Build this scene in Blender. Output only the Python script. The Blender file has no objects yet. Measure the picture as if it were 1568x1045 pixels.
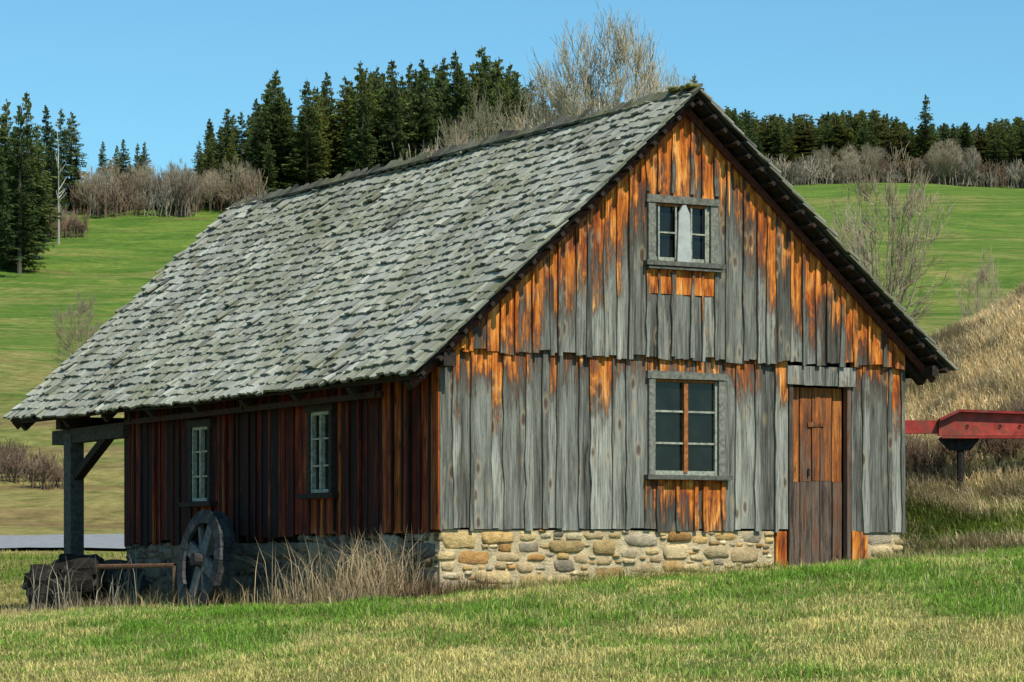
import bpy, math, random
import numpy as np
from mathutils import Vector
random.seed(7); np.random.seed(7)
R=random.random
def U(a,b): return a+(b-a)*random.random()
F=4364.0; HY=850.0; CX=784.0
def pz(py,d): return (HY-py)/F*d
def pxx(px,d): return (px-CX)/F*d
scene=bpy.context.scene
# ---------------------------------------------------------------- terrain
def sstep(a,b,x):
    t=np.clip((x-a)/(b-a),0,1); return t*t*(3-2*t)
_h=np.random.rand(256,256)
def vnoise(x,y,s):
    x=np.asarray(x,float)/s+1000; y=np.asarray(y,float)/s+1000
    xi=np.floor(x).astype(int); yi=np.floor(y).astype(int); fx=x-xi; fy=y-yi
    fx=fx*fx*(3-2*fx); fy=fy*fy*(3-2*fy)
    g=lambda a,b:_h[a%256,b%256]
    return (g(xi,yi)*(1-fx)+g(xi+1,yi)*fx)*(1-fy)+(g(xi,yi+1)*(1-fx)+g(xi+1,yi+1)*fx)*fy
LT=[(30,880),(45,868),(57,850),(66,812),(82,742),(110,642),(160,530),(220,425),(300,313),(330,320),(500,420),(900,640),(3000,800)]
RT=[(30,880),(45,760),(60,690),(100,560),(200,430),(300,350),(450,284),(520,292),(700,400),(1200,650),(3000,800)]
def tab(T,y):
    ly=np.log([p[0] for p in T]); v=[(HY-p[1])/F for p in T]
    return np.interp(np.log(np.maximum(y,1)),ly,v)*y
def gz(x,y):
    x=np.asarray(x,float); y=np.asarray(y,float)
    xc=np.clip(x,-9,8)
    near=-0.43+0.0664*(xc+0.72)+0.0055*(np.clip(y,0,60)-28)-0.075*(27.6-np.clip(y,13,27.6))
    a=x/np.maximum(y,25)
    k=sstep(0.0,0.075,a)
    far=tab(LT,y)*(1-k)+tab(RT,y)*k
    w=sstep(38,57,y)
    z=near*(1-w)+far*w
    bx=sstep(2.2,4.6,x)
    hb=np.interp(y,[31.2,32.5,35,38,40,43,52],[0,0.12,0.95,1.85,2.5,2.65,0])
    tilt=np.clip((x-5.55)*0.45,-0.6,3)*sstep(32.5,40,y)*(1-sstep(43,52,y))
    z=z+bx*(hb+tilt)
    n=(vnoise(x,y,1.3)-.5)*0.07+(vnoise(x,y,0.5)-.5)*0.025
    n=n+(vnoise(x,y,9)-.5)*0.5*sstep(45,80,y)+(vnoise(x,y,30)-.5)*2.0*sstep(90,160,y)*(1-sstep(600,900,y))
    n=n+(vnoise(x*.35,y,2.6)-.5)*0.55*sstep(66,76,y)*(1-sstep(110,130,y))
    n=n+ (vnoise(x,y,0.8)-.5)*0.30*sstep(33,36,y)*bx*(1-sstep(43,50,y))
    return z+n
def g1(x,y): return float(gz(x,y))
# ---------------------------------------------------------------- builders
class MB:
    def __init__(s): s.v=[];s.f=[];s.c=[]
    def hexa(s,p,c=(1,1,1),cs=None):
        b=len(s.v); s.v+= [tuple(q) for q in p]
        s.f+=[(b,b+3,b+2,b+1),(b+4,b+5,b+6,b+7),(b,b+1,b+5,b+4),(b+1,b+2,b+6,b+5),(b+2,b+3,b+7,b+6),(b+3,b,b+4,b+7)]
        s.c+= cs if cs else [c]*8
    def box(s,x0,x1,y0,y1,z0,z1,c=(1,1,1)):
        s.hexa([(x0,y0,z0),(x1,y0,z0),(x1,y1,z0),(x0,y1,z0),(x0,y0,z1),(x1,y0,z1),(x1,y1,z1),(x0,y1,z1)],c)
    def beam(s,p0,p1,w,h,c=(1,1,1),up=(0,0,1)):
        p0=Vector(p0);p1=Vector(p1);d=(p1-p0).normalized()
        a=d.cross(Vector(up)); 
        if a.length<1e-3: a=d.cross(Vector((1,0,0)))
        a.normalize(); b=a.cross(d).normalized()
        a*=w/2;b*=h/2
        s.hexa([p0-a-b,p0+a-b,p1+a-b,p1-a-b,p0-a+b,p0+a+b,p1+a+b,p1-a+b],c)
    def tube(s,p0,p1,r0,r1,n=3,c=(1,1,1),c2=None):
        p0=Vector(p0);p1=Vector(p1);d=(p1-p0)
        if d.length<1e-6:return
        d.normalize(); a=d.orthogonal().normalized(); b=d.cross(a)
        k=len(s.v)
        for p,r in((p0,r0),(p1,r1)):
            for i in range(n):
                t=2*math.pi*i/n; q=p+a*(math.cos(t)*r)+b*(math.sin(t)*r); s.v.append(tuple(q))
        s.c+=[c]*n+[c2 or c]*n
        for i in range(n):
            j=(i+1)%n; s.f.append((k+i,k+j,k+n+j,k+n+i))
    def tri(s,a,b,c_,col,col2=None):
        k=len(s.v); s.v+=[tuple(a),tuple(b),tuple(c_)]; s.f.append((k,k+1,k+2)); s.c+=[col,col,col2 or col]
    def blob(s,c,sz,col,e=0.6,nu=9,nv=6,j=0.1):
        k=len(s.v); 
        def pw(x): return math.copysign(abs(x)**e,x)
        rot=U(-.14,.14); sh=U(-.25,.25); tp=U(-.22,.22)
        for iv in range(nv+1):
            ph=-math.pi/2+math.pi*iv/nv
            for iu in range(nu):
                th=2*math.pi*iu/nu
                x=pw(math.cos(ph))*pw(math.cos(th)); y=pw(math.cos(ph))*pw(math.sin(th)); z=pw(math.sin(ph))
                m=1+U(-j,j); z=z*(1+tp*x)
                x,z=(x*math.cos(rot)-z*math.sin(rot))+sh*z*.4,(x*math.sin(rot)+z*math.cos(rot))
                s.v.append((c[0]+x*sz[0]*m,c[1]+y*sz[1]*m,c[2]+z*sz[2]*m)); 
                q=U(.85,1.1); s.c.append(tuple(t*q for t in col))
        for iv in range(nv):
            for iu in range(nu):
                a=k+iv*nu+iu;b=k+iv*nu+(iu+1)%nu
                s.f.append((a,b,b+nu,a+nu))
    def obj(s,name,mat,parent=None,smooth=False):
        me=bpy.data.meshes.new(name); me.from_pydata(s.v,[],s.f)
        at=me.color_attributes.new('Col','FLOAT_COLOR','POINT')
        arr=np.ones((len(s.v),4),np.float32); arr[:,:3]=np.array(s.c,np.float32)
        at.data.foreach_set('color',arr.ravel())
        me.materials.append(mat)
        if smooth: me.polygons.foreach_set('use_smooth',[True]*len(me.polygons))
        o=bpy.data.objects.new(name,me); scene.collection.objects.link(o)
        if parent: o.parent=parent
        return o
def npmesh(name,V,T,C,mat,parent=None):
    me=bpy.data.meshes.new(name); n=len(V);m=len(T)
    me.vertices.add(n); me.vertices.foreach_set('co',V.astype(np.float32).ravel())
    me.loops.add(m*3); me.loops.foreach_set('vertex_index',T.astype(np.int32).ravel())
    me.polygons.add(m); me.polygons.foreach_set('loop_start',np.arange(0,m*3,3,dtype=np.int32))
    me.update(calc_edges=True); me.validate()
    at=me.color_attributes.new('Col','FLOAT_COLOR','POINT')
    A=np.ones((n,4),np.float32);A[:,:3]=C; at.data.foreach_set('color',A.ravel())
    me.materials.append(mat)
    o=bpy.data.objects.new(name,me); scene.collection.objects.link(o)
    if parent:o.parent=parent
    return o
def empty(name,loc=(0,0,0),rz=0):
    e=bpy.data.objects.new(name,None); e.empty_display_size=.3; e.location=loc; e.rotation_euler=(0,0,rz); scene.collection.objects.link(e); return e
# ---------------------------------------------------------------- materials
class NT:
    def __init__(s,name,rough=.85,spec=.2):
        s.m=bpy.data.materials.new(name); s.m.use_nodes=True; s.t=s.m.node_tree; s.n=s.t.nodes; s.l=s.t.links
        s.b=s.n['Principled BSDF']; s.b.inputs['Roughness'].default_value=rough; s.b.inputs['Specular IOR Level'].default_value=spec
    def new(s,t,**k):
        n=s.n.new(t)
        for a,b in k.items(): setattr(n,a,b)
        return n
    def lk(s,a,b): s.l.new(a,b)
    def coord(s,scale=(1,1,1),kind='Object'):
        tc=s.new('ShaderNodeTexCoord'); mp=s.new('ShaderNodeMapping'); mp.inputs['Scale'].default_value=scale
        s.lk(tc.outputs[kind],mp.inputs['Vector']); return mp.outputs[0]
    def noise(s,vec,scale=1,detail=4,rough=.6,dist=0):
        n=s.new('ShaderNodeTexNoise'); n.inputs['Scale'].default_value=scale;n.inputs['Detail'].default_value=detail;n.inputs['Roughness'].default_value=rough;n.inputs['Distortion'].default_value=dist
        s.lk(vec,n.inputs['Vector']); return n.outputs['Fac']
    def math(s,op,a,b=None,c=None,clamp=False):
        n=s.new('ShaderNodeMath',operation=op); n.use_clamp=clamp
        for i,x in enumerate((a,b,c)):
            if x is None: continue
            if isinstance(x,(int,float)): n.inputs[i].default_value=x
            else: s.lk(x,n.inputs[i])
        return n.outputs[0]
    def ramp(s,fac,stops,interp='LINEAR'):
        n=s.new('ShaderNodeValToRGB'); cr=n.color_ramp; cr.interpolation=interp
        while len(cr.elements)<len(stops): cr.elements.new(.5)
        for e,(p,c) in zip(cr.elements,stops):
            e.position=p; e.color=(*c,1) if not isinstance(c,(int,float)) else (c,c,c,1)
        s.lk(fac,n.inputs[0]); return n.outputs[0]
    def mix(s,fac,a,b,mode='MIX'):
        n=s.new('ShaderNodeMix',data_type='RGBA',blend_type=mode)
        for i,x in ((0,fac),(6,a),(7,b)):
            if isinstance(x,(int,float)): n.inputs[i].default_value=x
            elif isinstance(x,tuple): n.inputs[i].default_value=(*x,1)
            else: s.lk(x,n.inputs[i])
        return n.outputs[2]
    def attr(s):
        return s.new('ShaderNodeAttribute',attribute_name='Col')
    def base(s,c): s.lk(c,s.b.inputs['Base Color'])
    def bump(s,h,strength=.4,dist=.01):
        n=s.new('ShaderNodeBump'); n.inputs['Strength'].default_value=strength; n.inputs['Distance'].default_value=dist
        s.lk(h,n.inputs['Height']); s.lk(n.outputs[0],s.b.inputs['Normal'])
def m_attr(name,rough=.85,var=(.75,1.25),scale=8,transl=False,spec=.15,bump=0,rust=None):
    m=NT(name,rough,spec); a=m.attr(); n=m.noise(m.coord(),scale,4)
    v=m.ramp(n,[(.3,var[0]),(.7,var[1])]); c=m.mix(1.0,a.outputs['Color'],v,'MULTIPLY')
    if rust: c=m.mix(m.ramp(m.noise(m.coord(),5,6,.75),[(.50,0.0),(.60,.85)]),c,rust)
    m.base(c)
    if bump: m.bump(n,bump,.02)
    if transl:
        tr=m.new('ShaderNodeBsdfTranslucent'); m.lk(c,tr.inputs['Color']); mx=m.new('ShaderNodeMixShader'); mx.inputs[0].default_value=.3
        m.lk(m.b.outputs[0],mx.inputs[1]); m.lk(tr.outputs[0],mx.inputs[2]); m.lk(mx.outputs[0],m.n['Material Output'].inputs['Surface'])
    return m.m
def m_weather(name,kind='gable'):
    # attribute: R board random, G distance from sheltered top (m), B sheltering bias
    m=NT(name,.8,.2); a=m.attr(); sep=m.new('ShaderNodeSeparateColor'); m.lk(a.outputs['Color'],sep.inputs[0])
    rnd,dist,bias=sep.outputs
    vec=m.coord((1,1,1)); 
    cm=m.new('ShaderNodeCombineXYZ'); m.lk(m.math('MULTIPLY',rnd,37.0),cm.inputs[2]); 
    add=m.new('ShaderNodeVectorMath',operation='ADD'); m.lk(vec,add.inputs[0]); m.lk(cm.outputs[0],add.inputs[1])
    def mp(sc):
        q=m.new('ShaderNodeMapping'); q.inputs['Scale'].default_value=sc; m.lk(add.outputs[0],q.inputs[0]); return q.outputs[0]
    st=m.noise(mp((17,17,1.0)),1,6,.72,.6)
    fine=m.noise(mp((80,80,2.4)),1,5,.75)
    blot=m.noise(mp((6,6,2.0)),1,4,.65,.6)
    vo=m.new('ShaderNodeTexVoronoi'); vo.inputs['Scale'].default_value=1; m.lk(mp((6,6,2.3)),vo.inputs['Vector'])
    knot=m.ramp(vo.outputs['Distance'],[(.09,1.0),(.16,0.0)]); ring=m.ramp(vo.outputs['Distance'],[(.13,0.0),(.18,1.0),(.30,0.0)])
    if kind!='gable':
        k=m.math('ADD',m.math('MULTIPLY',st,1.0),m.math('MULTIPLY',rnd,.40)); k=m.math('ADD',k,m.math('MULTIPLY',blot,.5)); k=m.math('ADD',k,bias); k=m.math('SUBTRACT',k,.56)
        if kind=='side':
            col=m.ramp(k,[(.12,(.013,.011,.010)),(.32,(.035,.014,.010)),(.45,(.085,.013,.007)),(.60,(.25,.034,.010)),(.85,(.60,.19,.035))])  # dark red-brown wood, with the shade on this wall darkened into the colour
            col=m.mix(m.ramp(blot,[(.60,0.0),(.74,.4)]),col,(.070,.060,.050))
        else:
            col=m.ramp(k,[(.15,(.055,.042,.034)),(.34,(.17,.12,.085)),(.48,(.16,.062,.030)),(.62,(.40,.125,.028)),(.82,(.70,.31,.09))])
    else:
        k=m.math('SUBTRACT',bias,m.math('MULTIPLY',dist,.62))
        k=m.math('ADD',k,m.math('MULTIPLY',m.math('SUBTRACT',st,.5),1.2)); k=m.math('ADD',k,m.math('MULTIPLY',m.math('SUBTRACT',rnd,.5),.42)); k=m.math('ADD',k,m.math('MULTIPLY',m.math('SUBTRACT',blot,.5),.9))
        grey=m.ramp(m.math('ADD',m.math('MULTIPLY',st,.75),m.math('MULTIPLY',rnd,.30)),[(.28,(.032,.030,.024)),(.40,(.13,.128,.106)),(.55,(.265,.268,.228)),(.76,(.50,.49,.41))])
        grey=m.mix(m.ramp(m.noise(mp((9,9,.7)),1,5,.7),[(.52,0.0),(.65,.8)]),grey,(.070,.062,.045))
        org=m.ramp(m.math('ADD',m.math('MULTIPLY',blot,.55),m.math('MULTIPLY',st,.45)),[(.37,(.06,.020,.012)),(.46,(.36,.078,.012)),(.55,(.72,.235,.034)),(.65,(.87,.46,.15))])
        f1=m.ramp(k,[(.12,0.0),(.32,.9)]); f2=m.ramp(k,[(.28,0.0),(.50,1.0)])
        col=m.mix(f1,grey,(.060,.036,.026)); col=m.mix(f2,col,org)
    g=m.ramp(fine,[(.32,.18),(.46,.88),(.7,1.35)]); col=m.mix(1.0,col,g,'MULTIPLY')
    col=m.mix(m.math('MULTIPLY',ring,.35),col,(.48,.36,.20) if kind=='gable' else (.05,.02,.01))
    col=m.mix(m.math('MULTIPLY',knot,.8),col,(.10,.05,.03)if kind=='gable' else (.02,.01,.008))
    m.base(col); h=m.math('ADD',m.math('MULTIPLY',fine,.7),m.math('MULTIPLY',st,.8)); m.bump(h,1.0,.02)
    return m.m
def m_shake():
    m=NT('shake_weathered',.85,.2); a=m.attr()
    vec=m.coord((1,1,1)); q=m.new('ShaderNodeMapping'); q.inputs['Scale'].default_value=(4,70,4); m.lk(vec,q.inputs[0])
    n=m.noise(q.outputs[0],1,5,.75); b=m.noise(m.coord((1,1,1)),1.1,5,.65); f=m.noise(m.coord((1,1,1)),16,5,.7)
    c=m.mix(1.0,a.outputs['Color'],m.ramp(n,[(.3,.5),(.48,1.0),(.7,1.2)]),'MULTIPLY')
    c=m.mix(m.ramp(m.math('ADD',m.math('MULTIPLY',b,.6),m.math('MULTIPLY',f,.4)),[(.45,0.0),(.60,.65)]),c,(.170,.172,.088)); m.base(c); m.bump(n,.5,.012); return m.m
def m_stone():
    m=NT('rubble_stone',.9,.15); a=m.attr(); n=m.noise(m.coord(),11,6,.7); n2=m.noise(m.coord(),50,4,.7)
    c=m.mix(1.0,a.outputs['Color'],m.ramp(n,[(.3,.6),(.5,1.0),(.72,1.3)]),'MULTIPLY'); c=m.mix(m.ramp(n2,[(.57,0.0),(.74,.5)]),c,(.22,.145,.07))
    m.base(c); m.bump(m.math('ADD',n,n2),.9,.03); return m.m
def m_glass():
    m=NT('window_glass',.08,.35); n=m.noise(m.coord(),5,2); m.base(m.ramp(n,[(.3,(.004,.005,.005)),(.7,(.012,.014,.013))])); m.bump(m.noise(m.coord(),3,1),.08,.02); return m.m
def m_ground():
    m=NT('meadow_ground',.95,.05)
    g=m.new('ShaderNodeNewGeometry'); sp=m.new('ShaderNodeSeparateXYZ'); m.lk(g.outputs['Position'],sp.inputs[0])
    def mp(sc):
        q=m.new('ShaderNodeMapping'); q.inputs['Scale'].default_value=sc; m.lk(g.outputs['Position'],q.inputs[0]); return q.outputs[0]
    big=m.noise(mp((.018,.03,.0)),1,6,.65,.8); mid=m.noise(mp((.12,.2,.1)),1,6,.7,.6); fine=m.noise(mp((1.2,1.2,1.2)),1,8,.8); mic=m.noise(mp((14,14,14)),1,3,.7)
    green=m.mix(m.ramp(mid,[(.38,0.0),(.62,1.0)]),(.075,.145,.022),(.150,.220,.036))
    olive=m.mix(m.ramp(fine,[(.35,0.0),(.65,1.0)]),(.20,.185,.055),(.33,.26,.10))
    mr=m.new('ShaderNodeMapRange'); m.lk(sp.outputs['Y'],mr.inputs['Value']); mr.inputs['From Min'].default_value=85; mr.inputs['From Max'].default_value=175; mr.inputs['To Min'].default_value=.16; mr.inputs['To Max'].default_value=-.055
    k=m.math('ADD',m.math('ADD',m.math('MULTIPLY',big,.55),m.math('MULTIPLY',mid,.55)),mr.outputs[0])
    c=m.mix(m.ramp(k,[(.50,0.0),(.66,.9)]),green,olive)
    brn=m.noise(mp((.05,.3,.0)),1,5,.65,.5); c=m.mix(m.ramp(m.math('ADD',brn,m.math('MULTIPLY',mr.outputs[0],.5)),[(.58,0.0),(.66,.65)]),c,(.20,.13,.06))
    c=m.mix(1.0,c,m.ramp(fine,[(.3,.5),(.5,1.0),(.7,1.35)]),'MULTIPLY')
    nr=m.new('ShaderNodeMapRange'); m.lk(sp.outputs['Y'],nr.inputs['Value']); nr.inputs['From Min'].default_value=44; nr.inputs['From Max'].default_value=52; nr.inputs['To Min'].default_value=1; nr.inputs['To Max'].default_value=0
    th=m.mix(m.ramp(m.math('ADD',m.math('MULTIPLY',fine,.5),m.math('MULTIPLY',mic,.5)),[(.38,0.0),(.62,1.0)]),(.08,.10,.025),(.28,.25,.09))
    c=m.mix(nr.outputs[0],c,th); m.base(c); m.bump(m.math('ADD',fine,m.math('MULTIPLY',mic,.3)),.6,.25); return m.m
M_G=m_weather('weathered_boards'); M_D=m_weather('dark_shaded_boards','side'); M_DO=m_weather('door_boards','door'); M_SH=m_shake(); M_ST=m_stone(); M_GL=m_glass(); M_GR=m_ground()
M_FR=m_attr('old_frame_wood',.8,(.45,1.25),24,bump=.4); M_GB=m_attr('grass_blades',.7,(.85,1.15),1,True); M_BK=m_attr('bark',.9,(.7,1.2),3); M_SP=m_attr('spruce_needles',.9,(.7,1.3),.6,True); M_DK=m_attr('dark_timber',.85,(.5,1.3),20,bump=.4)
M_RD=m_attr('red_paint',.55,(.45,1.15),9,spec=.35,bump=.15,rust=(.16,.05,.03))
M_RO=m_attr('asphalt',.9,(.85,1.15),6)
# ---------------------------------------------------------------- ground sheet
def axis(dense0,dense1,step,lo,hi,gr=1.12):
    a=list(np.arange(dense0,dense1+1e-6,step)); s=step; x=dense1
    while x<hi: s*=gr; x+=s; a.append(x)
    s=step;x=dense0;b=[]
    while x>lo: s*=gr; x-=s; b.append(x)
    return np.array(b[::-1]+a)
xs=axis(-14,13,.3,-2200,2200); ys=axis(15,66,.3,-60,3000,1.04)
X,Y=np.meshgrid(xs,ys); Z=gz(X,Y); nx=len(xs);ny=len(ys)
V=np.stack([X.ravel(),Y.ravel(),Z.ravel()],1)
I,J=np.meshgrid(np.arange(nx-1),np.arange(ny-1)); a=(J*nx+I).ravel()
T=np.concatenate([np.stack([a,a+1,a+nx+1],1),np.stack([a,a+nx+1,a+nx],1)])
o=npmesh('ground',V,T,np.ones((len(V),3)),M_GR); o.data.polygons.foreach_set('use_smooth',[True]*len(o.data.polygons))
b=MB(); xr=np.arange(-60,12,.5)
for i,x in enumerate(xr):
    yc=61.0+.10*(x+10)
    for dy in(-2.3,-1,1,2.3): b.v.append((x,yc+dy,g1(x,yc+dy)+.07)); b.c.append((.24,.25,.25))
    if i:
        k=4*i
        for q in range(3): b.f.append((k-4+q,k+q,k+q+1,k-3+q))
b.obj('country_road',M_RO)
# ---------------------------------------------------------------- house
W=5.74; L=8.04; ANG=math.atan2(.5021,.8648); OX,OY=-.719,28.0
house=empty('wooden_mill_house',(OX,OY,0),ANG)
UR=2.85; ZR=4.79; mL=.91; mR=.835
def ztop(u): return (ZR-mL*(UR-u) if u<UR else ZR-mR*(u-UR))-.14
def cuts(br,step,jt=.04):
    out=[br[0]]
    for p,q in zip(br,br[1:]):
        n=max(1,round((q-p)/step)); xs=[p+(q-p)*i/n+ (U(-jt,jt) if 0<i<n else 0) for i in range(n+1)]; out+=xs[1:]
    return out
gb=MB()
def board(ua,ub,z0a,z0b,z1a,z1b,v0,v1,bias,dtop,rn=None):
    rn=R() if rn is None else rn
    j=U(-.010,.008); e=U(-.009,.009)
    P=[(ua,v0+j,z0a),(ub,v0+j+e,z0b),(ub,v1,z0b),(ua,v1,z0a),(ua,v0+j,z1a),(ub,v0+j,z1b),(ub,v1,z1b),(ua,v1,z1a)]
    gb.hexa(P,cs=[(rn,dtop(p[2],p[0]),bias) for p in P])
seam=2.05
wl=(2.44,3.37,.81,1.87); dr=(4.206,5.028,-.2,1.80); wu=(2.40,3.25,3.00,3.67)
low=cuts([0,wl[0],wl[1],dr[0],dr[1],W],.205,.055)
dl=lambda z,u: max(0,seam-z)
def strip(uc,w,z0,z1,v0,v1,bias,dt,rn=None,umin=0,umax=99,n=6,ze=None):
    rn=R() if rn is None else rn; ws=[w*U(.7,1.3) for _ in range(n+1)]; off=[U(-.008,.008) for _ in range(n+1)]
    for i in range(n):
        a,b_=z0+(z1-z0)*i/n,z0+(z1-z0)*(i+1)/n
        P=[]
        for (z,k) in((a,i),(b_,i+1)):
            l,r=max(uc-ws[k]+off[k],umin),min(uc+ws[k]+off[k],umax)
            P+= [(l,v0,z),(r,v0,z),(r,v1,z),(l,v1,z)]
        gb.hexa(P,cs=[(rn,dt(p[2],p[0]),bias) for p in P])
for p,q in zip(low,low[1:]):
    g=.007; mid=(p+q)/2
    zb=.262+U(-.018,.014); bias=.37+.16*vnoise(mid,3,.6)+(.18 if mid<.95 else 0)+(.2 if mid>5.03 else 0)
    if wl[0]-.01<mid<wl[1]+.01:
        board(p+g,q-g,wl[3],wl[3],seam+.06,seam+.06,0,.03,bias,dl)
        board(p+g,q-g,zb,zb,wl[2],wl[2],0,.03,.62,lambda z,u:max(0,wl[2]-z)*1.0)
    elif dr[0]-.01<mid<dr[1]+.01: pass
    else: board(p+g,q-g,zb,zb,seam+.06,seam+.06,0,.03,bias,lambda z,u:max(0,seam-z)*1.25)
for p in low:
    if dr[0]+.02<p<dr[1]-.02: continue
    w=U(.018,.042); zb=.25+U(-.025,.02); rn=R(); bias=.40+(.18 if p<.95 else 0)
    if wl[0]+.02<p<wl[1]-.02: strip(p,w,zb,wl[2]-.04,-.026,-.002,.65,lambda z,u:max(0,wl[2]-z)*1.1,rn,0,W,3)
    elif abs(p-wl[0])<.02 or abs(p-wl[1])<.02: strip(p,w,zb,wl[2]-.05,-.026,-.002,.5,lambda z,u:max(0,wl[2]-z),rn,0,W,3)
    elif abs(p-dr[0])<.02 or abs(p-dr[1])<.02: pass
    else: strip(p,w,zb,seam+.05,-.026,-.002,bias,lambda z,u:max(0,seam-z)*1.2,rn,0,W,8)
up=cuts([.02,wu[0],wu[1],W-.02],.17,.05)
for p,q in zip(up,up[1:]):
    g=.007; mid=(p+q)/2; bias=.66+.3*(vnoise(mid,9,.5)-.4)
    z0=seam-.02+U(-.028,.022); z1=z0+U(-.015,.015)
    du=lambda z,u:max(0,ztop(u)-z)*.80
    segs=[(p+g,UR),(UR,q-g)] if p<UR<q else [(p+g,q-g)]
    rn=R()
    for (s0,s1) in segs:
        t0,t1=ztop(s0),ztop(s1)
        if wu[0]-.01<mid<wu[1]+.01:
            board(s0,s1,wu[3],wu[3],t0,t1,-.05,-.02,bias,du,rn)
            zz=wu[2]-.32
            board(s0,s1,zz,zz,wu[2],wu[2],-.053,-.02,.78,lambda z,u:max(0,wu[2]-z)*.6,rn)
            board(s0,s1,z0,z1,zz-.004,zz-.004,-.05,-.02,.2,lambda z,u:.4,rn)
        else: board(s0,s1,z0,z1,t0,t1,-.05,-.02,bias,du,rn)
for p in up[1:-1]:
    w=U(.014,.034); z0=seam-.03+U(-.035,.025); rn=R(); t=min(ztop(p-w),ztop(p+w))-.01; du=lambda z,u:max(0,ztop(u)-z)*.80
    if wu[0]-.03<p<wu[1]+.03:
        strip(p,w,wu[3]+.05,t,-.078,-.052,.6,du,rn,n=4); strip(p,w,z0,wu[2]-.09,-.078,-.055,.45,lambda z,u:max(0,wu[2]-z),rn,n=5)
    else: strip(p,w,z0,t,-.078,-.052,.66,du,rn,n=max(2,int((t-z0)/.3)))
for i in range(4):
    a0=dr[0]-.03+i*.222; board(a0,a0+.218,1.80+U(-.01,.01),1.80,2.0,2.0,-.034,-.004,.25,lambda z,u:.5)
board(4.05,4.19,-.2,-.2,.25,.25,.0,.05,.66,lambda z,u:.25); board(5.04,5.25,-.2,-.2,.26,.26,.0,.06,.66,lambda z,u:.25)
gb.obj('gable_boards',M_G,house)
gb=MB()
ed=[dr[0]+.06,dr[0]+.20,dr[0]+.36,dr[0]+.47,dr[0]+.63,dr[1]-.06]
for i in range(5):
    rn=(.35,.6,.3,.5,.55)[i]; j=U(-.008,.008)
    board(ed[i]+.006,ed[i+1]-.006,-.12+U(-.05,.02),-.12+U(-.05,.02),.78+j,.78+j,.075,.10,(-.06,-.14,0,-.10,-.04)[i],lambda z,u:0,rn)
    board(ed[i]+.006,ed[i+1]-.006,.784+j,.784+j,1.78,1.78,.078,.103,(.26,.04,.22,.12,.20)[i],lambda z,u:0,rn)
board(dr[0]+.005,dr[0]+.055,-.18,-.18,1.80,1.80,-.01,.06,-.12,lambda z,u:.3,.4); board(dr[1]-.055,dr[1]-.005,-.18,-.18,1.80,1.80,-.01,.06,-.05,lambda z,u:.35,.5)
board(dr[0]+.3,dr[0]+.52,1.36,1.37,1.41,1.42,.055,.072,.1,lambda z,u:.1)
gb.obj('door',M_DO,house)
d=MB(); d.box(dr[0]+.30,dr[0]+.32,0.05,.068,.84,.92,(.03,.03,.03)); d.obj('door_latch',M_DK,house)
b=MB(); c=(.012,.010,.009)
b.v=[(.08,.12,-.8),(W-.03,.12,-.8),(W-.03,.12,ztop(W)-.05),(UR,.12,ztop(UR)-.05),(.08,.12,ztop(0)-.05),(.08,L-.05,-.8),(W-.03,L-.05,-.8),(W-.03,L-.05,ztop(W)-.05),(UR,L-.05,ztop(UR)-.05),(.08,L-.05,ztop(0)-.05)]
b.f=[(0,1,2,3,4),(9,8,7,6,5),(0,5,6,1),(1,6,7,2),(2,7,8,3),(3,8,9,4),(4,9,5,0)]; b.c=[c]*10
b.obj('inner_wall',M_DK,house)
# left long wall boards
gb=MB(); WA=(2.29,2.87,.66,1.57); WB=(5.41,6.0,.62,1.53)
def lboard(va,vb,z0,z1,u0,u1,bias,rn):
    j=U(-.012,.008)
    P=[(u0+j,va,z0),(u1,va,z0),(u1,vb,z0),(u0+j+U(-.006,.006),vb,z0),(u0+j,va,z1),(u1,va,z1),(u1,vb,z1),(u0+j,vb,z1)]
    gb.hexa(P,cs=[(rn,0,bias)]*8)
lc=cuts([0.0,WA[0],WA[1],WB[0],WB[1],L],.19,.05)
zbl=lambda v:.255-.015*v
for p,q in zip(lc,lc[1:]):
    mid=(p+q)/2; bias=.20*max(0,1-mid/1.3)+.25*(vnoise(mid,5,.7)-.45)
    rn=R(); hit=None
    for w in(WA,WB):
        if w[0]<mid<w[1]: hit=w
    if hit:
        lboard(p+.004,q-.004,hit[3],2.02,0,.03,bias,rn); lboard(p+.004,q-.004,zbl(mid)+U(-.03,.02),hit[2],0,.03,bias+.18,rn)
    else: lboard(p+.004,q-.004,zbl(mid)+U(-.05,.03),2.02,0,.03,bias,rn)
for p in lc[1:-1]:
    h=U(.016,.03)
    if any(w[0]-.06<p<w[1]+.06 for w in(WA,WB)):
        w=WA if p<4 else WB; lboard(p-.02,p+.02,zbl(p)-.01,w[2]-.07,-.022,-.003,.05,R())
    elif R()<.8: lboard(p-h,p+h,zbl(p)-U(.0,.05),2.0,-.022,-.003,U(-.1,.12),R())
lboard(-.028,.11,.25,2.02,-.03,-.004,.25,.6)
for i in range(30):
    a0=i*W/30; rn=R(); P=[(a0+.003,L-.03,.1),(a0+W/30-.003,L-.03,.1),(a0+W/30-.003,L,.1),(a0+.003,L,.1),(a0+.003,L-.03,ztop(a0)),(a0+W/30-.003,L-.03,ztop(a0+W/30)),(a0+W/30-.003,L,ztop(a0+W/30)),(a0+.003,L,ztop(a0))]; gb.hexa(P,cs=[(rn,0,0)]*8)
for i in range(40):
    a0=.04+i*(L-.08)/40; a1=a0+(L-.08)/40-.005; rn=R(); gb.hexa([(W-.03,a0,.26),(W,a0,.26),(W,a1,.26),(W-.03,a1,.26),(W-.03,a0,2.2),(W,a0,2.2),(W,a1,2.2),(W-.03,a1,2.2)],cs=[(rn,0,.1)]*8)
gb.obj('side_boards',M_D,house)
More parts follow.
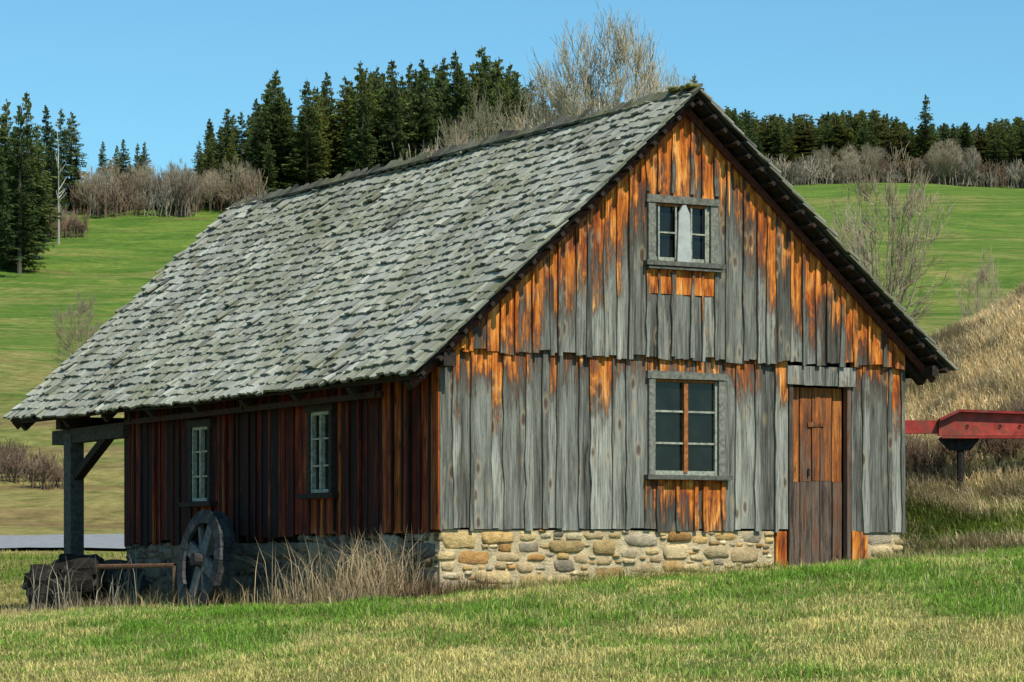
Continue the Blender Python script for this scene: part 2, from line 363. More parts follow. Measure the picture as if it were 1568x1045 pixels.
# windows
gcol=(.20,.20,.165); lcol=(.34,.35,.27); ocol=(.36,.13,.04)
def window_g(name,w,v,cols,rows,fr=.085,midbrown=True):
    f=MB(); u0,u1,z0,z1=w
    f.box(u0-.005,u0+fr,v-.04,v+.02,z0,z1,gcol); f.box(u1-fr,u1+.005,v-.036,v+.02,z0,z1,gcol)
    f.hexa([(u0-.03,v-.05,z1-.06),(u1+.02,v-.05,z1-.055),(u1+.02,v+.02,z1-.055),(u0-.03,v+.02,z1-.06),(u0-.025,v-.05,z1+.02),(u1+.025,v-.05,z1+.012),(u1+.025,v+.02,z1+.012),(u0-.025,v+.02,z1+.02)],tuple(t*.85 for t in gcol))
    f.box(u0-.05,u1+.07,v-.085,v+.02,z0-.035,z0+.012,tuple(t*.6 for t in gcol))
    a0,a1,b0,b1=u0+fr,u1-fr,z0+.014,z1-.062; s=.026
    f.box(a0+.001,a0+s,v,v+.03,b0,b1,lcol); f.box(a1-s,a1-.001,v,v+.03,b0,b1,lcol); f.box(a0+s,a1-s,v+.002,v+.03,b0,b0+s+.018,lcol); f.box(a0+s,a1-s,v+.002,v+.03,b1-s,b1,ocol)
    m=(a0+a1)/2
    if cols==2: f.box(m-.024,m+.024,v-.012,v+.03,b0+s,b1-s,ocol if midbrown else lcol)
    for r in range(1,rows):
        z=b0+(b1-b0)*r/rows; f.box(a0+s,a1-s,v+.008,v+.03,z-.010,z+.010,lcol)
    f.obj(name+'_frame',M_FR,house)
    gl=MB(); gl.box(a0+.002,a1-.002,v+.032,v+.045,b0,b1); gl.obj(name+'_glass',M_GL,house)
window_g('lower_window',wl,0.0,2,3,.07)
window_g('upper_window',wu,-.05,1,1,.085)
f=MB(); ul,ur,ub,ut=wu[0]+.085,wu[1]-.085,wu[2]+.014,wu[3]-.062; m=(ul+ur)/2
for s0,s1 in((ul+.05,m-.08),(m+.11,ur-.05)):
    f.box(s0-.009,s0+.009,-.066,-.051,ub+.02,ut-.02,lcol); f.box(s1-.009,s1+.009,-.066,-.051,ub+.02,ut-.02,lcol)
    f.box(s0+.009,s1-.009,-.064,-.051,(ub+ut)/2-.008,(ub+ut)/2+.008,lcol)
f.obj('upper_window_sash',M_FR,house)
f=MB(); wc=(.40,.42,.39); b_=.085
f.hexa([(m-b_,-.10,ub-.01),(m+b_,-.10,ub-.01),(m+b_,-.075,ub-.01),(m-b_,-.075,ub-.01),(m-b_+.02,-.10,ut-.10),(m+b_-.015,-.10,ut-.10),(m+b_-.015,-.075,ut-.10),(m-b_+.02,-.075,ut-.10)],wc)
f.hexa([(m-b_+.02,-.10,ut-.099),(m+b_-.015,-.10,ut-.099),(m+b_-.015,-.075,ut-.099),(m-b_+.02,-.075,ut-.099),(m-.015,-.10,ut-.01),(m+.02,-.10,ut-.005),(m+.02,-.075,ut-.005),(m-.015,-.075,ut-.01)],wc)
f.obj('upper_window_board',m_attr('bleached_board',.8,(.8,1.1),14),house)
f=MB(); f.box(wu[0]-.02,wu[1]+.05,-.12,-.05,wu[2]-.07,wu[2]-.045,tuple(t*.6 for t in gcol)); f.obj('upper_window_sill',M_FR,house)
def window_l(name,w):
    v0,v1,z0,z1=w; f=MB(); g=(.05,.04,.032); l=(.46,.44,.33)
    f.box(-.04,.02,v0,v0+.06,z0,z1,g); f.box(-.04,.02,v1-.06,v1,z0,z1,g); f.box(-.05,.02,v0-.04,v1+.04,z1-.05,z1+.03,g); f.box(-.10,.02,v0-.14,v1+.14,z0-.06,z0-.01,(.04,.028,.022))
    a0,a1,b0,b1=v0+.06,v1-.06,z0+.0,z1-.05
    f.box(-.02,.03,a0,a0+.03,b0,b1,l); f.box(-.02,.03,a1-.03,a1,b0,b1,l); f.box(-.018,.03,a0+.03,a1-.03,b0,b0+.035,l); f.box(-.018,.03,a0+.03,a1-.03,b1-.035,b1,l)
    m=(a0+a1)/2; f.box(-.025,.03,m-.016,m+.016,b0+.035,b1-.035,l)
    for r in(1,2): z=b0+(b1-b0)*r/3; f.box(-.012,.03,a0+.03,a1-.03,z-.010,z+.010,l)
    f.obj(name+'_frame',M_FR,house); gl=MB(); gl.box(.032,.045,a0,a1,b0,b1); gl.obj(name+'_glass',M_GL,house)
window_l('side_window',WA); window_l('side_window_rear',WB)
# foundation
fm=MB(); mc=(.62,.49,.29)
fm.box(.022,4.04,.022,.35,-1.1,.25,mc); fm.box(5.26,W-.02,.022,.35,-1.1,.25,mc); fm.box(.026,.35,.36,L-.03,-1.3,.13,(.19,.16,.12)); fm.box(.36,W-.1,L-.35,L-.02,-1.3,.1,mc); fm.box(W-.35,W-.03,.36,L-.36,-1.1,.25,mc); fm.box(4.0,5.3,.08,.4,-1.1,-.13,mc)  # mortar of the left wall is darker: its shade is put into the colour
fm.obj('foundation_mortar',M_ST,house)
st=MB()
pal=[(.72,.55,.30),(.64,.41,.16),(.78,.64,.39),(.46,.38,.26),(.54,.29,.10),(.80,.66,.40),(.56,.41,.22),(.72,.53,.26),(.68,.48,.21)]
def stones(a0,a1,z0,z1,side,pal,k=1.0):
    placed=[]; A=a1-a0
    for size,tries in((.19,40),(.135,260),(.09,900),(.05,2000)):
        for _ in range(int(tries*A*(z1-z0)/1.4)):
            w=size*U(.75,1.35); h=w*U(.30,.58); ca=U(a0+w*.8,a1-w*.8) if a1-a0>2*w else (a0+a1)/2; cz=U(z0,z1-h*.9)
            if all(max(abs(ca-p)/(w+pw_),abs(cz-q)/(h+ph_))>.95 for p,q,pw_,ph_ in placed): placed.append((ca,cz,w,h))
    for ca,cz,w,h in placed:
        col=random.choice(pal); q=U(.62,1.12); col=tuple(t*q*k for t in col); off=U(-.014,.010)
        if side=='g': st.blob((ca,.055+off,cz),(w*.97,.053,h*.97),col,.42,12,6,.10)
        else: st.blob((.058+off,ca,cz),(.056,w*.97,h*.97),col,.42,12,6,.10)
stones(.0,4.04,-.62,.255,'g',pal); stones(5.27,W,-.4,.255,'g',pal)
stones(.02,3.2,-.85,.22,'l',[(.28,.23,.17),(.17,.155,.13),(.33,.26,.18),(.27,.18,.10),(.37,.31,.22)]); stones(3.2,L,-.95,.15,'l',[(.24,.20,.15),(.13,.12,.11),(.30,.22,.14),(.12,.10,.09)])  # left wall stones use darker palettes, shade painted into their colour
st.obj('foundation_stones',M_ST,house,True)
# roof
V0,V1=-.33,10.98
def slope(u0,z0,u1,z1):
    d=Vector((u1-u0,0,z1-z0)); Ls=d.length; d.normalize(); n=Vector((-d.z,0,d.x)); 
    if n.z<0:n=-n
    return Vector((u0,0,z0)),d,n,Ls
def roofside(u0,z0,name,expo,wid):
    z0-=.035; E,d,n,Ls=slope(u0,z0,UR,ZR-.035); b=MB()
    sg=lambda v: -.05*math.sin(math.pi*min(max((v)/11,0),1))+.012*math.sin(v*1.9+.5)
    rows=int(Ls/expo)+1
    for r in range(rows):
        v=V0-.02; ph=U(0,6)
        while v<V1:
            w=U(*wid); s0=r*expo+U(-.022,.020)-.02+.012*math.sin(v*1.3+ph); s1=min(s0+.34,Ls+.02)
            v1=min(v+w,V1+.03); lift=U(.040,.064); tw=U(-.010,.010); sk=U(-.018,.012)
            if R()<.05: lift+=U(.01,.04)
            q=U(.72,1.12)*(.80+.36*float(vnoise(v,r*expo,1.1)))
            if R()<.09:q*=.5
            if R()<.05:q*=1.3
            t=U(-.012,.018); col=(.405*q+t,.405*q+t*.6,.33*q-t*.4); dk=tuple(max(c,0)*.22 for c in col)  # dk paints shade onto the butt and underside of each shake
            def P(s,vv,h): 
                p=E+d*s+n*(h+sg(vv)*1.0); return (p.x,vv,p.z)
            g=.005
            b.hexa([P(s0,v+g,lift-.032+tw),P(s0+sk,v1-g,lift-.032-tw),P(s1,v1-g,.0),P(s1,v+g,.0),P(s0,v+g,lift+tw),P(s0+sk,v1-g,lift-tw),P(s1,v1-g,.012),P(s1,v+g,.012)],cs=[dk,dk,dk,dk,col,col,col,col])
            v=v1
    b.obj(name+'_shakes',M_SH,house)
    k=MB(); dc=(.03,.024,.02)
    def Q(s,vv,h): p=E+d*s+n*h; return (p.x,vv,p.z)
    for i in range(24):
        a0=V0+.05+(V1-V0-.1)*i/24; a1=V0+.05+(V1-V0-.1)*(i+1)/24
        k.hexa([Q(.02,a0,-.05+sg(a0)),Q(Ls,a0,-.05+sg(a0)),Q(Ls,a1,-.05+sg(a1)),Q(.02,a1,-.05+sg(a1)),Q(.02,a0,-.022+sg(a0)),Q(Ls,a0,-.022+sg(a0)),Q(Ls,a1,-.022+sg(a1)),Q(.02,a1,-.022+sg(a1))],dc)
    s=.08
    while s<Ls-.05:
        k.beam(Q(s,V0+U(-.03,.04),-.07),Q(s,V1-.05,-.07),.045,.04,(.035,.024,.018),up=n); s+=U(.19,.23)
    vv=[.06,1.3,2.6,3.9,5.2,6.5,7.9,9.2,10.7]
    for x in vv: k.beam(Q(.02,x,-.155),Q(Ls-.05,x,-.155),.10,.10,(.04,.028,.022),up=n)
    k.beam(Q(.0,V0+.24,-.13),Q(Ls-.03,V0+.24,-.13),.03,.07,(.10,.032,.02),up=n)
    k.beam(Q(.0,V1-.12,-.10),Q(Ls-.03,V1-.12,-.10),.03,.12,(.10,.05,.03),up=n)
    k.obj(name+'_timbers',M_DK,house)
roofside(-.435,1.79,'roof_front_slope',.155,(.07,.17))
roofside(6.16,2.03,'roof_back_slope',.19,(.09,.2))
b=MB(); v=V0-.03
while v<V1+.02:
    w=U(.05,.14); h=U(-.015,.075); q=U(.15,.6); t=U(-.03,.03)
    b.hexa([(UR-.10,v,ZR-.09+t*.5),(UR+.03,v,ZR+h-.03),(UR+.03,v+w,ZR+h-.03),(UR-.10,v+w,ZR-.09+t*.5),(UR-.11,v,ZR-.065),(UR+.03,v,ZR+h),(UR+.03,v+w,ZR+h+t*.3),(UR-.11,v+w,ZR-.065)],(.20*q,.19*q,.15*q)); v+=w
b.beam((UR+.03,V0,ZR-.03),(UR+.03,V1,ZR-.05),.07,.04,(.05,.045,.035))
for i in range(9):
    q=U(.6,1.1); b.blob((UR-.03+U(-.05,.05),V0+.02+i*.06,ZR+.005+U(-.01,.02)),(.06,.05,.025),(.20*q,.20*q,.05*q),.8,8,5,.2)
b.obj('roof_ridge',M_SH,house)
k=MB(); tc=(.075,.065,.055); tl=(.04,.03,.025)
k.beam((.0,V0+.1,1.91),(.0,V1-.15,1.88),.14,.13,tl); k.beam((W,.2,2.10),(W,V1-.15,2.08),.14,.15,tl)
k.beam((W+.24,V0+.08,1.99),(W+.24,V1-.2,1.99),.09,.11,tl)
k.box(-.08,.10,9.62,9.86,-.10,1.55,(.10,.095,.085)); k.beam((0.01,7.9,1.53),(0.01,10.3,1.51),.16,.18,tc); k.box(-.14,.14,9.5,9.98,1.62,1.78,tl)
k.beam((.01,9.6,1.0),(.01,8.5,1.5),.10,.12,tl,up=(1,0,0)); k.box(W-.2,W,9.62,9.86,-.10,2.05,(.13,.12,.11)); k.beam((-.2,9.75,1.68),(W+.1,9.75,1.70),.15,.16,tl)
k.beam((-.33,V0+.05,1.74),(-.33,V1-.05,1.74),.05,.06,tl)
k.beam((-.16,.9,1.62),(-.16,7.6,1.60),.05,.06,(.06,.03,.02)); 
for v in(1.0,4.2,7.4): k.beam((-.18,v,1.60),(-.18,v,1.86),.05,.05,(.05,.03,.02))
k.obj('porch_timbers',M_DK,house)
# ---------------------------------------------------------------- wheel
def loc2w(u,v,z=0): return Vector((OX+u*.8648-v*.5021,OY+u*.5021+v*.8648,z))
wc_=loc2w(-.5,4.48); zg=g1(wc_.x,wc_.y)
we=empty('wooden_wheel',(wc_.x,wc_.y,zg+.52),ANG); we.rotation_euler=(0,math.radians(8),ANG)
b=MB(); n=24
for x0,x1,ro,ri in((-.09,-.05,.57,.42),(.05,.09,.57,.42),(-.05,.05,.545,.50)):
    for i in range(n):
        t0,t1=2*math.pi*i/n,2*math.pi*(i+1)/n-.012
        pt=lambda r,t,x:(x,r*math.cos(t),r*math.sin(t))
        c=tuple(U(.035,.085) for _ in range(1))*3
        b.hexa([pt(ri,t0,x0),pt(ri,t1,x0),pt(ri,t1,x1),pt(ri,t0,x1),pt(ro,t0,x0),pt(ro,t1,x0),pt(ro,t1,x1),pt(ro,t0,x1)],c)
for t,w in((.35,.16),(.35+math.pi/2,.16),(.35+math.pi/4,.05)):
    dy,dz=math.cos(t),math.sin(t); b.beam((-.03,-dy*.49,-dz*.49),(-.03,dy*.49,dz*.49),.05 if w<.1 else .06,w,(.16,.155,.145),up=(0,-dz,dy))
b.tube((-.16,0,0),(.3,0,0),.075,.075,12,(.05,.045,.04)); b.tube((-.16,0,0),(-.161,0,0),.075,.001,12,(.05,.045,.04))
b.obj('wheel_rim_and_spokes',M_DK,we)
pe=MB(); p0=loc2w(-.6,5.1,-.12);p1=loc2w(-.75,7.0,-.14); pe.tube(p0,p1,.025,.03,7,(.20,.10,.055)); 
for p in(p0,p1): pe.tube(Vector((p.x,p.y,g1(p.x,p.y)-.1)),p,.03,.03,6,(.12,.08,.05))
pe.obj('wooden_rail',M_DK)
b=MB()
for i in range(150):
    px=U(62,218); d=U(34.3,36.6); x=pxx(px,d); zb=g1(x,d); top=.66*max(.62,1-abs(px-118)/130.)
    s=U(.10,.24); q=U(.3,1.2); b.blob((x,d,zb+U(.05,top)),(s,s*.8,s*U(.4,.8)),(.060*q,.052*q,.043*q),.5,9,6,.2)
b.obj('stone_pile',M_ST)
# ---------------------------------------------------------------- red farm machine
rm=empty('red_farm_implement',(0,0,0)); b=MB(); rc=(.40,.035,.025)
dd=34.6
xA,xB=pxx(1330,dd),pxx(1640,dd)
b.box(xA,pxx(1452,dd),dd-.05,dd+.10,pz(664,dd),pz(644,dd),rc)
P=[(pxx(1436,dd),pz(668,dd)),(pxx(1640,dd),pz(668,dd)),(pxx(1640,dd),pz(637,dd)),(pxx(1462,dd),pz(632,dd)),(pxx(1436,dd),pz(645,dd))]
k=len(b.v)
for y in(dd-.10,dd+.02):
    for x,z in P: b.v.append((x,y,z)); b.c.append((.42,.05,.03))
b.f+=[(k,k+1,k+2,k+3,k+4),(k+9,k+8,k+7,k+6,k+5)]+[(k+i,k+5+i,k+5+(i+1)%5,k+(i+1)%5) for i in range(5)]
b.box(pxx(1440,dd),pxx(1640,dd),dd-.16,dd+.06,pz(669,dd)-.025,pz(669,dd)-.002,rc)
b.beam((pxx(1436,dd),dd-.12,pz(644,dd)),(pxx(1466,dd),dd-.12,pz(630,dd)),.12,.03,(.3,.02,.02)); b.beam((pxx(1466,dd),dd-.12,pz(630,dd)),(pxx(1640,dd),dd-.12,pz(636,dd)),.12,.03,(.3,.02,.02))
b.obj('drawbar',M_RD,rm)
b=MB(); mc=(.025,.022,.022)
b.hexa([(pxx(1455,dd),dd-.06,pz(690,dd)),(pxx(1485,dd),dd-.06,pz(690,dd)),(pxx(1485,dd),dd+.08,pz(690,dd)),(pxx(1455,dd),dd+.08,pz(690,dd)),(pxx(1437,dd),dd-.06,pz(672,dd)),(pxx(1500,dd),dd-.06,pz(672,dd)),(pxx(1500,dd),dd+.08,pz(672,dd)),(pxx(1437,dd),dd+.08,pz(672,dd))],mc)
xs_=pxx(1471,dd); b.tube((xs_,dd,pz(688,dd)),(xs_,dd,g1(xs_,dd)-.05),.045,.045,8,mc); b.tube((xs_,dd,g1(xs_,dd)+.03),(xs_,dd,g1(xs_,dd)-.06),.09,.09,10,mc)
for px in(1480,1530,1560,1600): b.tube((pxx(px,dd),dd-.11,pz(652,dd)),(pxx(px,dd),dd-.125,pz(652,dd)),.02,.018,8,(.15,.1,.09))
b.obj('jack_stand',M_DK,rm)
b=MB(); xx=pxx(1655,dd); zz=g1(xx,dd+.3)+.35
b.tube((xx-.1,dd+.3,zz),(xx+.1,dd+.3,zz),.35,.35,20,mc); b.tube((xx-.1,dd+.3,zz),(xx-.12,dd+.3,zz),.35,.05,20,mc); b.obj('implement_wheel',M_DK,rm)
# ---------------------------------------------------------------- spruces
def spruce_mesh(seed,Rr=.17,whorls=40,tint=(1,1,1),full=1.0):
    random.seed(seed); b=MB()
    b.tube((0,0,-.05),(0,0,.5),.011,.007,6,(.16,.13,.10)); b.tube((0,0,.5),(0,0,1.0),.007,.001,6,(.16,.13,.10))
    lo=U(.05,.20)
    for w in range(whorls):
        t=lo+(1-lo)*((w+U(-.3,.3))/whorls); t=min(max(t,lo),.99)
        rr=Rr*(1-t)**.8*U(.65,1.2)+.004; nb=11 if t<.8 else 6
        for i in range(nb):
            if R()<.15: continue
            th=U(0,6.283); r=rr*U(.55,1.25); dx,dy=math.cos(th),math.sin(th); z=t+U(-.012,.012); dro=U(.1,.45)*r
            K=6
            for q in range(1,K+1):
                s=q/K; pr=r*s; pzv=z-dro*s+ .25*r*s*s*(1 if t<.6 else 1.6)
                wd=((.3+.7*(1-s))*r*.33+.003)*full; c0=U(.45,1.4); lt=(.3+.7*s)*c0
                col=tuple(a*lt*k for a,k in zip((.066,.098,.028),tint)); c2=tuple(a*c0*k for a,k in zip((.145,.178,.046),tint))  # crown shade painted in: dark near the trunk, lit tips lighter
                for sg in(-1,1):
                    if R()<.15: continue
                    a=(dx*pr*.75,dy*pr*.75,pzv+.003); bb=(dx*pr,dy*pr,pzv); e=(dx*(pr+wd*.5)-dy*sg*wd,dy*(pr+wd*.5)+dx*sg*wd,pzv-U(.004,.018))
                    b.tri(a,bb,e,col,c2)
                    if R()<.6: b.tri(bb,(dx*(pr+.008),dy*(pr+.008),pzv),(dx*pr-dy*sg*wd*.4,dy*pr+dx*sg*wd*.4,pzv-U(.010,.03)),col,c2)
    me=b.obj('spruce_proto',M_SP); m=me.data; bpy.data.objects.remove(me); return m
SPR=[spruce_mesh(i+1,[.16,.19,.14,.21,.17,.13][i],[42,40,46,38,44,38][i],[(1,1,1),(1.2,1.1,1),(.7,.75,.8),(1,1.05,1),(1.4,1.2,.9),(.6,.7,.8)][i],1.1) for i in range(6)]
SPM=SPR+[spruce_mesh(40,.26,24,(1.7,1.4,1.1),1.8),spruce_mesh(41,.30,22,(1.9,1.35,1.3),1.8),spruce_mesh(42,.28,24,(1.2,1.4,.9),1.9)]
random.seed(11)
def put(par,name,me,x,y,z,h,sx=1,rz=None):
    o=bpy.data.objects.new(name,me); scene.collection.objects.link(o); o.location=(x,y,z); o.scale=(h*sx,h*sx,h); o.rotation_euler=(U(-.02,.02),U(-.02,.02),U(0,6.28) if rz is None else rz); o.parent=par; return o
FL=empty('spruce_forest')
def sp(px,top,d,par,w=1.0,L_=SPR):
    x=pxx(px,d); z=g1(x,d)-.3; h=pz(top,d)-z
    if h>1.5: put(par,'spruce',random.choice(L_),x,d,z,h,w*U(.85,1.2))
for px,top,d in((-25,120,235),(12,150,236),(40,138,240),(30,160,228),(-5,210,222),(60,190,262),(72,160,285),(95,165,290),(108,170,292),(48,205,255),(20,230,230),(86,230,288),(56,250,240),(-40,200,230),(115,230,295),(2,175,240),(80,200,275)): sp(px,top,d,FL,1.25)
for px,top in((156,215),(180,222),(190,212),(210,218),(222,216),(168,245),(200,250),(147,260),(186,240),(215,238)): sp(px,top,U(292,305),FL,1.3)
prof=[(305,215),(320,180),(345,165),(370,170),(395,150),(420,105),(445,150),(470,120),(500,108),(530,115),(555,92),(580,100),(600,90),(625,95),(650,90),(675,85),(700,75),(720,95),(742,70),(765,85),(785,95),(810,120),(840,140),(880,150),(930,160),(980,160),(1030,170)]
pxs=[p[0] for p in prof]; pt=[p[1] for p in prof]
for i in range(260):
    px=U(300,1040) if i>110 else U(300,800); d=U(288,335); top=np.interp(px,pxs,pt)+6+abs(random.gauss(0,34))+ (U(0,80) if R()<.35 else 0); sp(px,top,d,FL,1.25)
for px,top in prof[:22]: sp(px,top,U(290,310),FL,1.25)
FR=empty('distant_mixed_forest')
for i in range(480):
    px=U(1080,1700); d=U(452,505); top=np.interp(px,[1080,1120,1200,1290,1340,1400,1460,1568,1700],[155,163,174,168,164,188,188,176,170])+abs(random.gauss(0,17)); sp(px,top,d,FR,1.8,SPM)
sp(1418,143,452,FR,1.3); sp(1066,112,452,FR,1.2)
# ---------------------------------------------------------------- bare trees
def crown_tree(seed,rx=.19,cz=.68,rz=.32,n1=16,n2=300,n3=2600,n4=3600,col=(.44,.38,.26),tw=.0009,fork=.28,trunk_r=.013):
    """bare tree grown towards target points filling an egg-shaped crown"""
    random.seed(seed); b=MB(); nodes=[]; ph=[U(0,6.28) for _ in range(4)]
    def cc(): q=U(.7,1.25); return tuple(c*q for c in col)
    def bez(p0,p1,p2,n,r0,r1,store):
        c=cc(); last=p0
        for i in range(1,n+1):
            t=i/n; p=p0*(1-t)**2+p1*2*t*(1-t)+p2*t*t+Vector((U(-1,1),U(-1,1),U(-1,1)))*.004
            b.tube(last,p,r0+(r1-r0)*(i-1)/n,r0+(r1-r0)*t,4 if r0>.004 else 3,c); last=p
            store.append((p,r0+(r1-r0)*t))
    def target(k,top=-1.0):
        while True:
            d=Vector((random.gauss(0,1),random.gauss(0,1),random.gauss(0,1))).normalized()
            if d.z<top: continue
            th=math.atan2(d.y,d.x); lob=1+.16*math.sin(3*th+ph[0])+.12*math.sin(5*th+4*d.z+ph[1])+.10*math.sin(7*d.z+ph[2])
            rr=k*lob; w=1.0 if d.z>0 else .9
            return Vector((d.x*rx*rr*w,d.y*rx*rr*w,cz+d.z*rz*min(rr,1.0)))
    top=Vector((U(-.02,.02),U(-.02,.02),fork+.12)); p=Vector((0,0,-.03)); st=[]
    bez(p,Vector((.01,0,fork*.6)),top,8,trunk_r,trunk_r*.6,st); base=[s for s in st if s[0].z>fork*.7]; nodes+=base
    for i in range(n1):
        tg=target(U(.55,.85),-.1); s=random.choice(base)[0]; bez(s,s+Vector(((tg.x-s.x)*.75,(tg.y-s.y)*.75,(tg.z-s.z)*.35)),tg,7,.0065,.0022,nodes)
    tmp=[]
    for i in range(n2):
        tg=target(U(.55,1.0)**.5 if R()<.8 else U(.3,.8),-.75); best=None;bd=9
        for nd,r in random.sample(nodes,min(len(nodes),60)):
            dz=tg.z-nd.z; dd_=(tg-nd).length+ (.35 if dz<.01 else 0)
            if dd_<bd: bd=dd_;best=(nd,r)
        s,r=best; m_=s+Vector(((tg.x-s.x)*.6,(tg.y-s.y)*.6,(tg.z-s.z)*.3)); new=[]
        bez(s,m_,tg,5,min(r*.7,.0028),.0011,new); tmp+=new; 
        if i%3==0: nodes+=new
    cen=Vector((0,0,cz-.25)); t3=[]
    for i in range(n3):
        s=random.choice(tmp)[0]; d=((s-cen).normalized()*.8+Vector((U(-1,1),U(-1,1),U(-.3,1.1)))*.6).normalized(); ln=U(.025,.07)
        bez(s,s+d*ln*.5+Vector((U(-1,1),U(-1,1),U(-1,1)))*.006,s+d*ln+Vector((0,0,ln*.25)),2,tw*1.1,tw*.7,t3)
    for i in range(n4):
        s=random.choice(t3)[0]; d=((s-cen).normalized()*.7+Vector((U(-1,1),U(-1,1),U(-.2,1)))*.7).normalized(); ln=U(.012,.035)
        b.tube(s,s+d*ln,tw*.8,tw*.5,3,cc())
    o=b.obj('bare_proto',M_BK); m=o.data; bpy.data.objects.remove(o); return m,max(v[2] for v in b.v)
def bare(seed,depth=5,spread=.55,up=.25,n0=6,r0=.016,col=(.30,.26,.20),kids=(4,4,4,3),trunk=.4,tr=.0016,wig=.16,red=(.5,.8),multi=0,tilt=.22,sp0=.25,t0=.4,jit=(.5,1.2)):
    random.seed(seed); b=MB()
    def br(p,d,ln,r,k):
        segs=3 if k else 5; pp=p; dd=d; pts=[p]
        c=col if k else tuple(t*.8 for t in col); q=U(.75,1.2); c=tuple(t*q for t in c)
        for i in range(segs):
            dd=(dd+Vector((U(-1,1),U(-1,1),U(-.6,1)))*(wig if k else wig*.5)+Vector((0,0,up*.25))).normalized(); np_=pp+dd*(ln/segs)
            ra=max(tr,r*(1-i*.75/segs)); rb=max(tr*.7,r*(1-(i+1)*.75/segs)); b.tube(pp,np_,ra,rb,6 if k==0 else 3,c); pp=np_; pts.append(pp)
        if k>=depth-1: return
        nk=n0 if k==0 else kids[min(k-1,len(kids)-1)]
        for i in range(nk):
            t=U(.25,1.0) if k else U(t0,1.0); t=min(t,.999); idx=min(int(t*segs),segs-1); base=pts[idx].lerp(pts[idx+1],t*segs-idx)
            side=Vector((U(-1,1),U(-1,1),U(-.2,.6))).normalized(); nd=(dd*(1-spread)+side*spread*1.25).normalized()
            br(base,nd,ln*U(*red),r*.5,k+1)
        br(pts[-1],dd,ln*.6,r*.35,k+1)
    if multi:
        for i in range(multi): br(Vector((U(-.5,.5)*sp0*2,U(-.5,.5)*sp0*2,-.03)),Vector((U(-tilt,tilt),U(-tilt,tilt),1)).normalized(),trunk*U(*jit),r0,0)
    else: br(Vector((0,0,-.03)),Vector((U(-.05,.05),0,1)),trunk,r0,0)
    o=b.obj('bare_proto',M_BK); m=o.data; bpy.data.objects.remove(o); zs=max(v[2] for v in b.v); return m,zs
def tree_at(name,proto,px,top,d,sx=1.0,par=None,rz=None):
    me,zs=proto; x=pxx(px,d); z=g1(x,d); h=(pz(top,d)-z)/zs
    return put(par,name,me,x,d,z,h,sx,rz)
CT=[crown_tree(31,rx=.20,cz=.70,rz=.30),crown_tree(32,rx=.24,cz=.62,rz=.38,n2=240,n3=1800,n4=2400,col=(.38,.31,.21),tw=.0011,fork=.2),crown_tree(33,rx=.30,cz=.58,rz=.42,n2=200,n3=1500,n4=1800,col=(.34,.28,.18),tw=.0014,fork=.12)]
SB=[bare(20+i,3,n0=4,trunk=.45,spread=.35,up=.7,kids=(3,),col=c,tr=.006,r0=.012,multi=16,wig=.08) for i,c in enumerate([(.25,.21,.15),(.19,.13,.085),(.28,.24,.18)])]
random.seed(5)
tree_at('bare_tree',CT[0],922,2,120,1.0,rz=.4); tree_at('bare_tree',CT[1],855,70,126,.85,rz=2.2); tree_at('bare_tree',CT[1],990,62,125,.7,rz=3.6); tree_at('bare_tree',CT[2],815,165,118,.8,rz=3)
tree_at('bare_tree',CT[2],1352,218,88,.85,rz=.3); tree_at('bare_tree',CT[2],1502,375,84,.6,rz=1.3); tree_at('bare_tree',CT[1],1300,300,95,.7,rz=2.9)
tree_at('bare_tree',CT[2],122,440,130,.9,rz=2)
tree_at('bare_tree',CT[2],735,130,240,.8,rz=2); tree_at('bare_tree',CT[1],780,160,230,1.1,rz=4); tree_at('bare_tree',CT[1],700,185,245,1.1,rz=5); tree_at('bare_tree',CT[1],1035,96,235,1.1,rz=5)
BW=bare(77,2,n0=10,trunk=.85,spread=.5,up=.3,col=(.50,.48,.42),tr=.002,r0=.012,wig=.03,red=(.10,.2),t0=.5)
tree_at('birch_tree',BW,90,172,258,1.0,rz=1); tree_at('birch_tree',BW,66,250,262,1.0,rz=3); tree_at('birch_tree',BW,668,190,284,1.0,rz=5)
BS=empty('forest_edge_brush')
for i in range(95):
    px=U(125,420) if i<68 else U(640,800); d=U(283,296); tree_at('brush',random.choice(SB),px,np.interp(px,[125,150,230,300,420,640,800],[268,272,262,256,268,212,200])+U(-12,32),d,U(.9,1.5),BS)
for i in range(120):
    px=U(1080,1620); tree_at('brush',random.choice(SB),px,U(232,272),U(441,451),U(1.2,2.2),BS)
for i in range(22): tree_at('bare_tree',random.choice(CT[1:]),U(135,400),U(235,275),U(284,296),U(.8,1.2),BS)
for i in range(22): tree_at('bare_tree',random.choice(CT[1:]),U(1090,1600),U(205,245),U(440,451),U(.9,1.4),BS)
for i in range(12):
    px=U(-20,100); d=U(82,90); tree_at('brush',SB[1],px,np.interp(px,[0,70,190],[672,686,705])+U(-6,14),d,U(1.3,2.2),BS)
for i in range(10): tree_at('brush',random.choice(SB[:2]),U(60,125),U(300,335),U(262,285),1.2,BS)
BB=empty('bank_brush')
for i in range(20):
    d=U(34.9,36); px=U(1385,1600); x=pxx(px,d); put(BB,'brush',SB[1][0],x,d,g1(x,d)-.02,U(.3,.5),1.3)
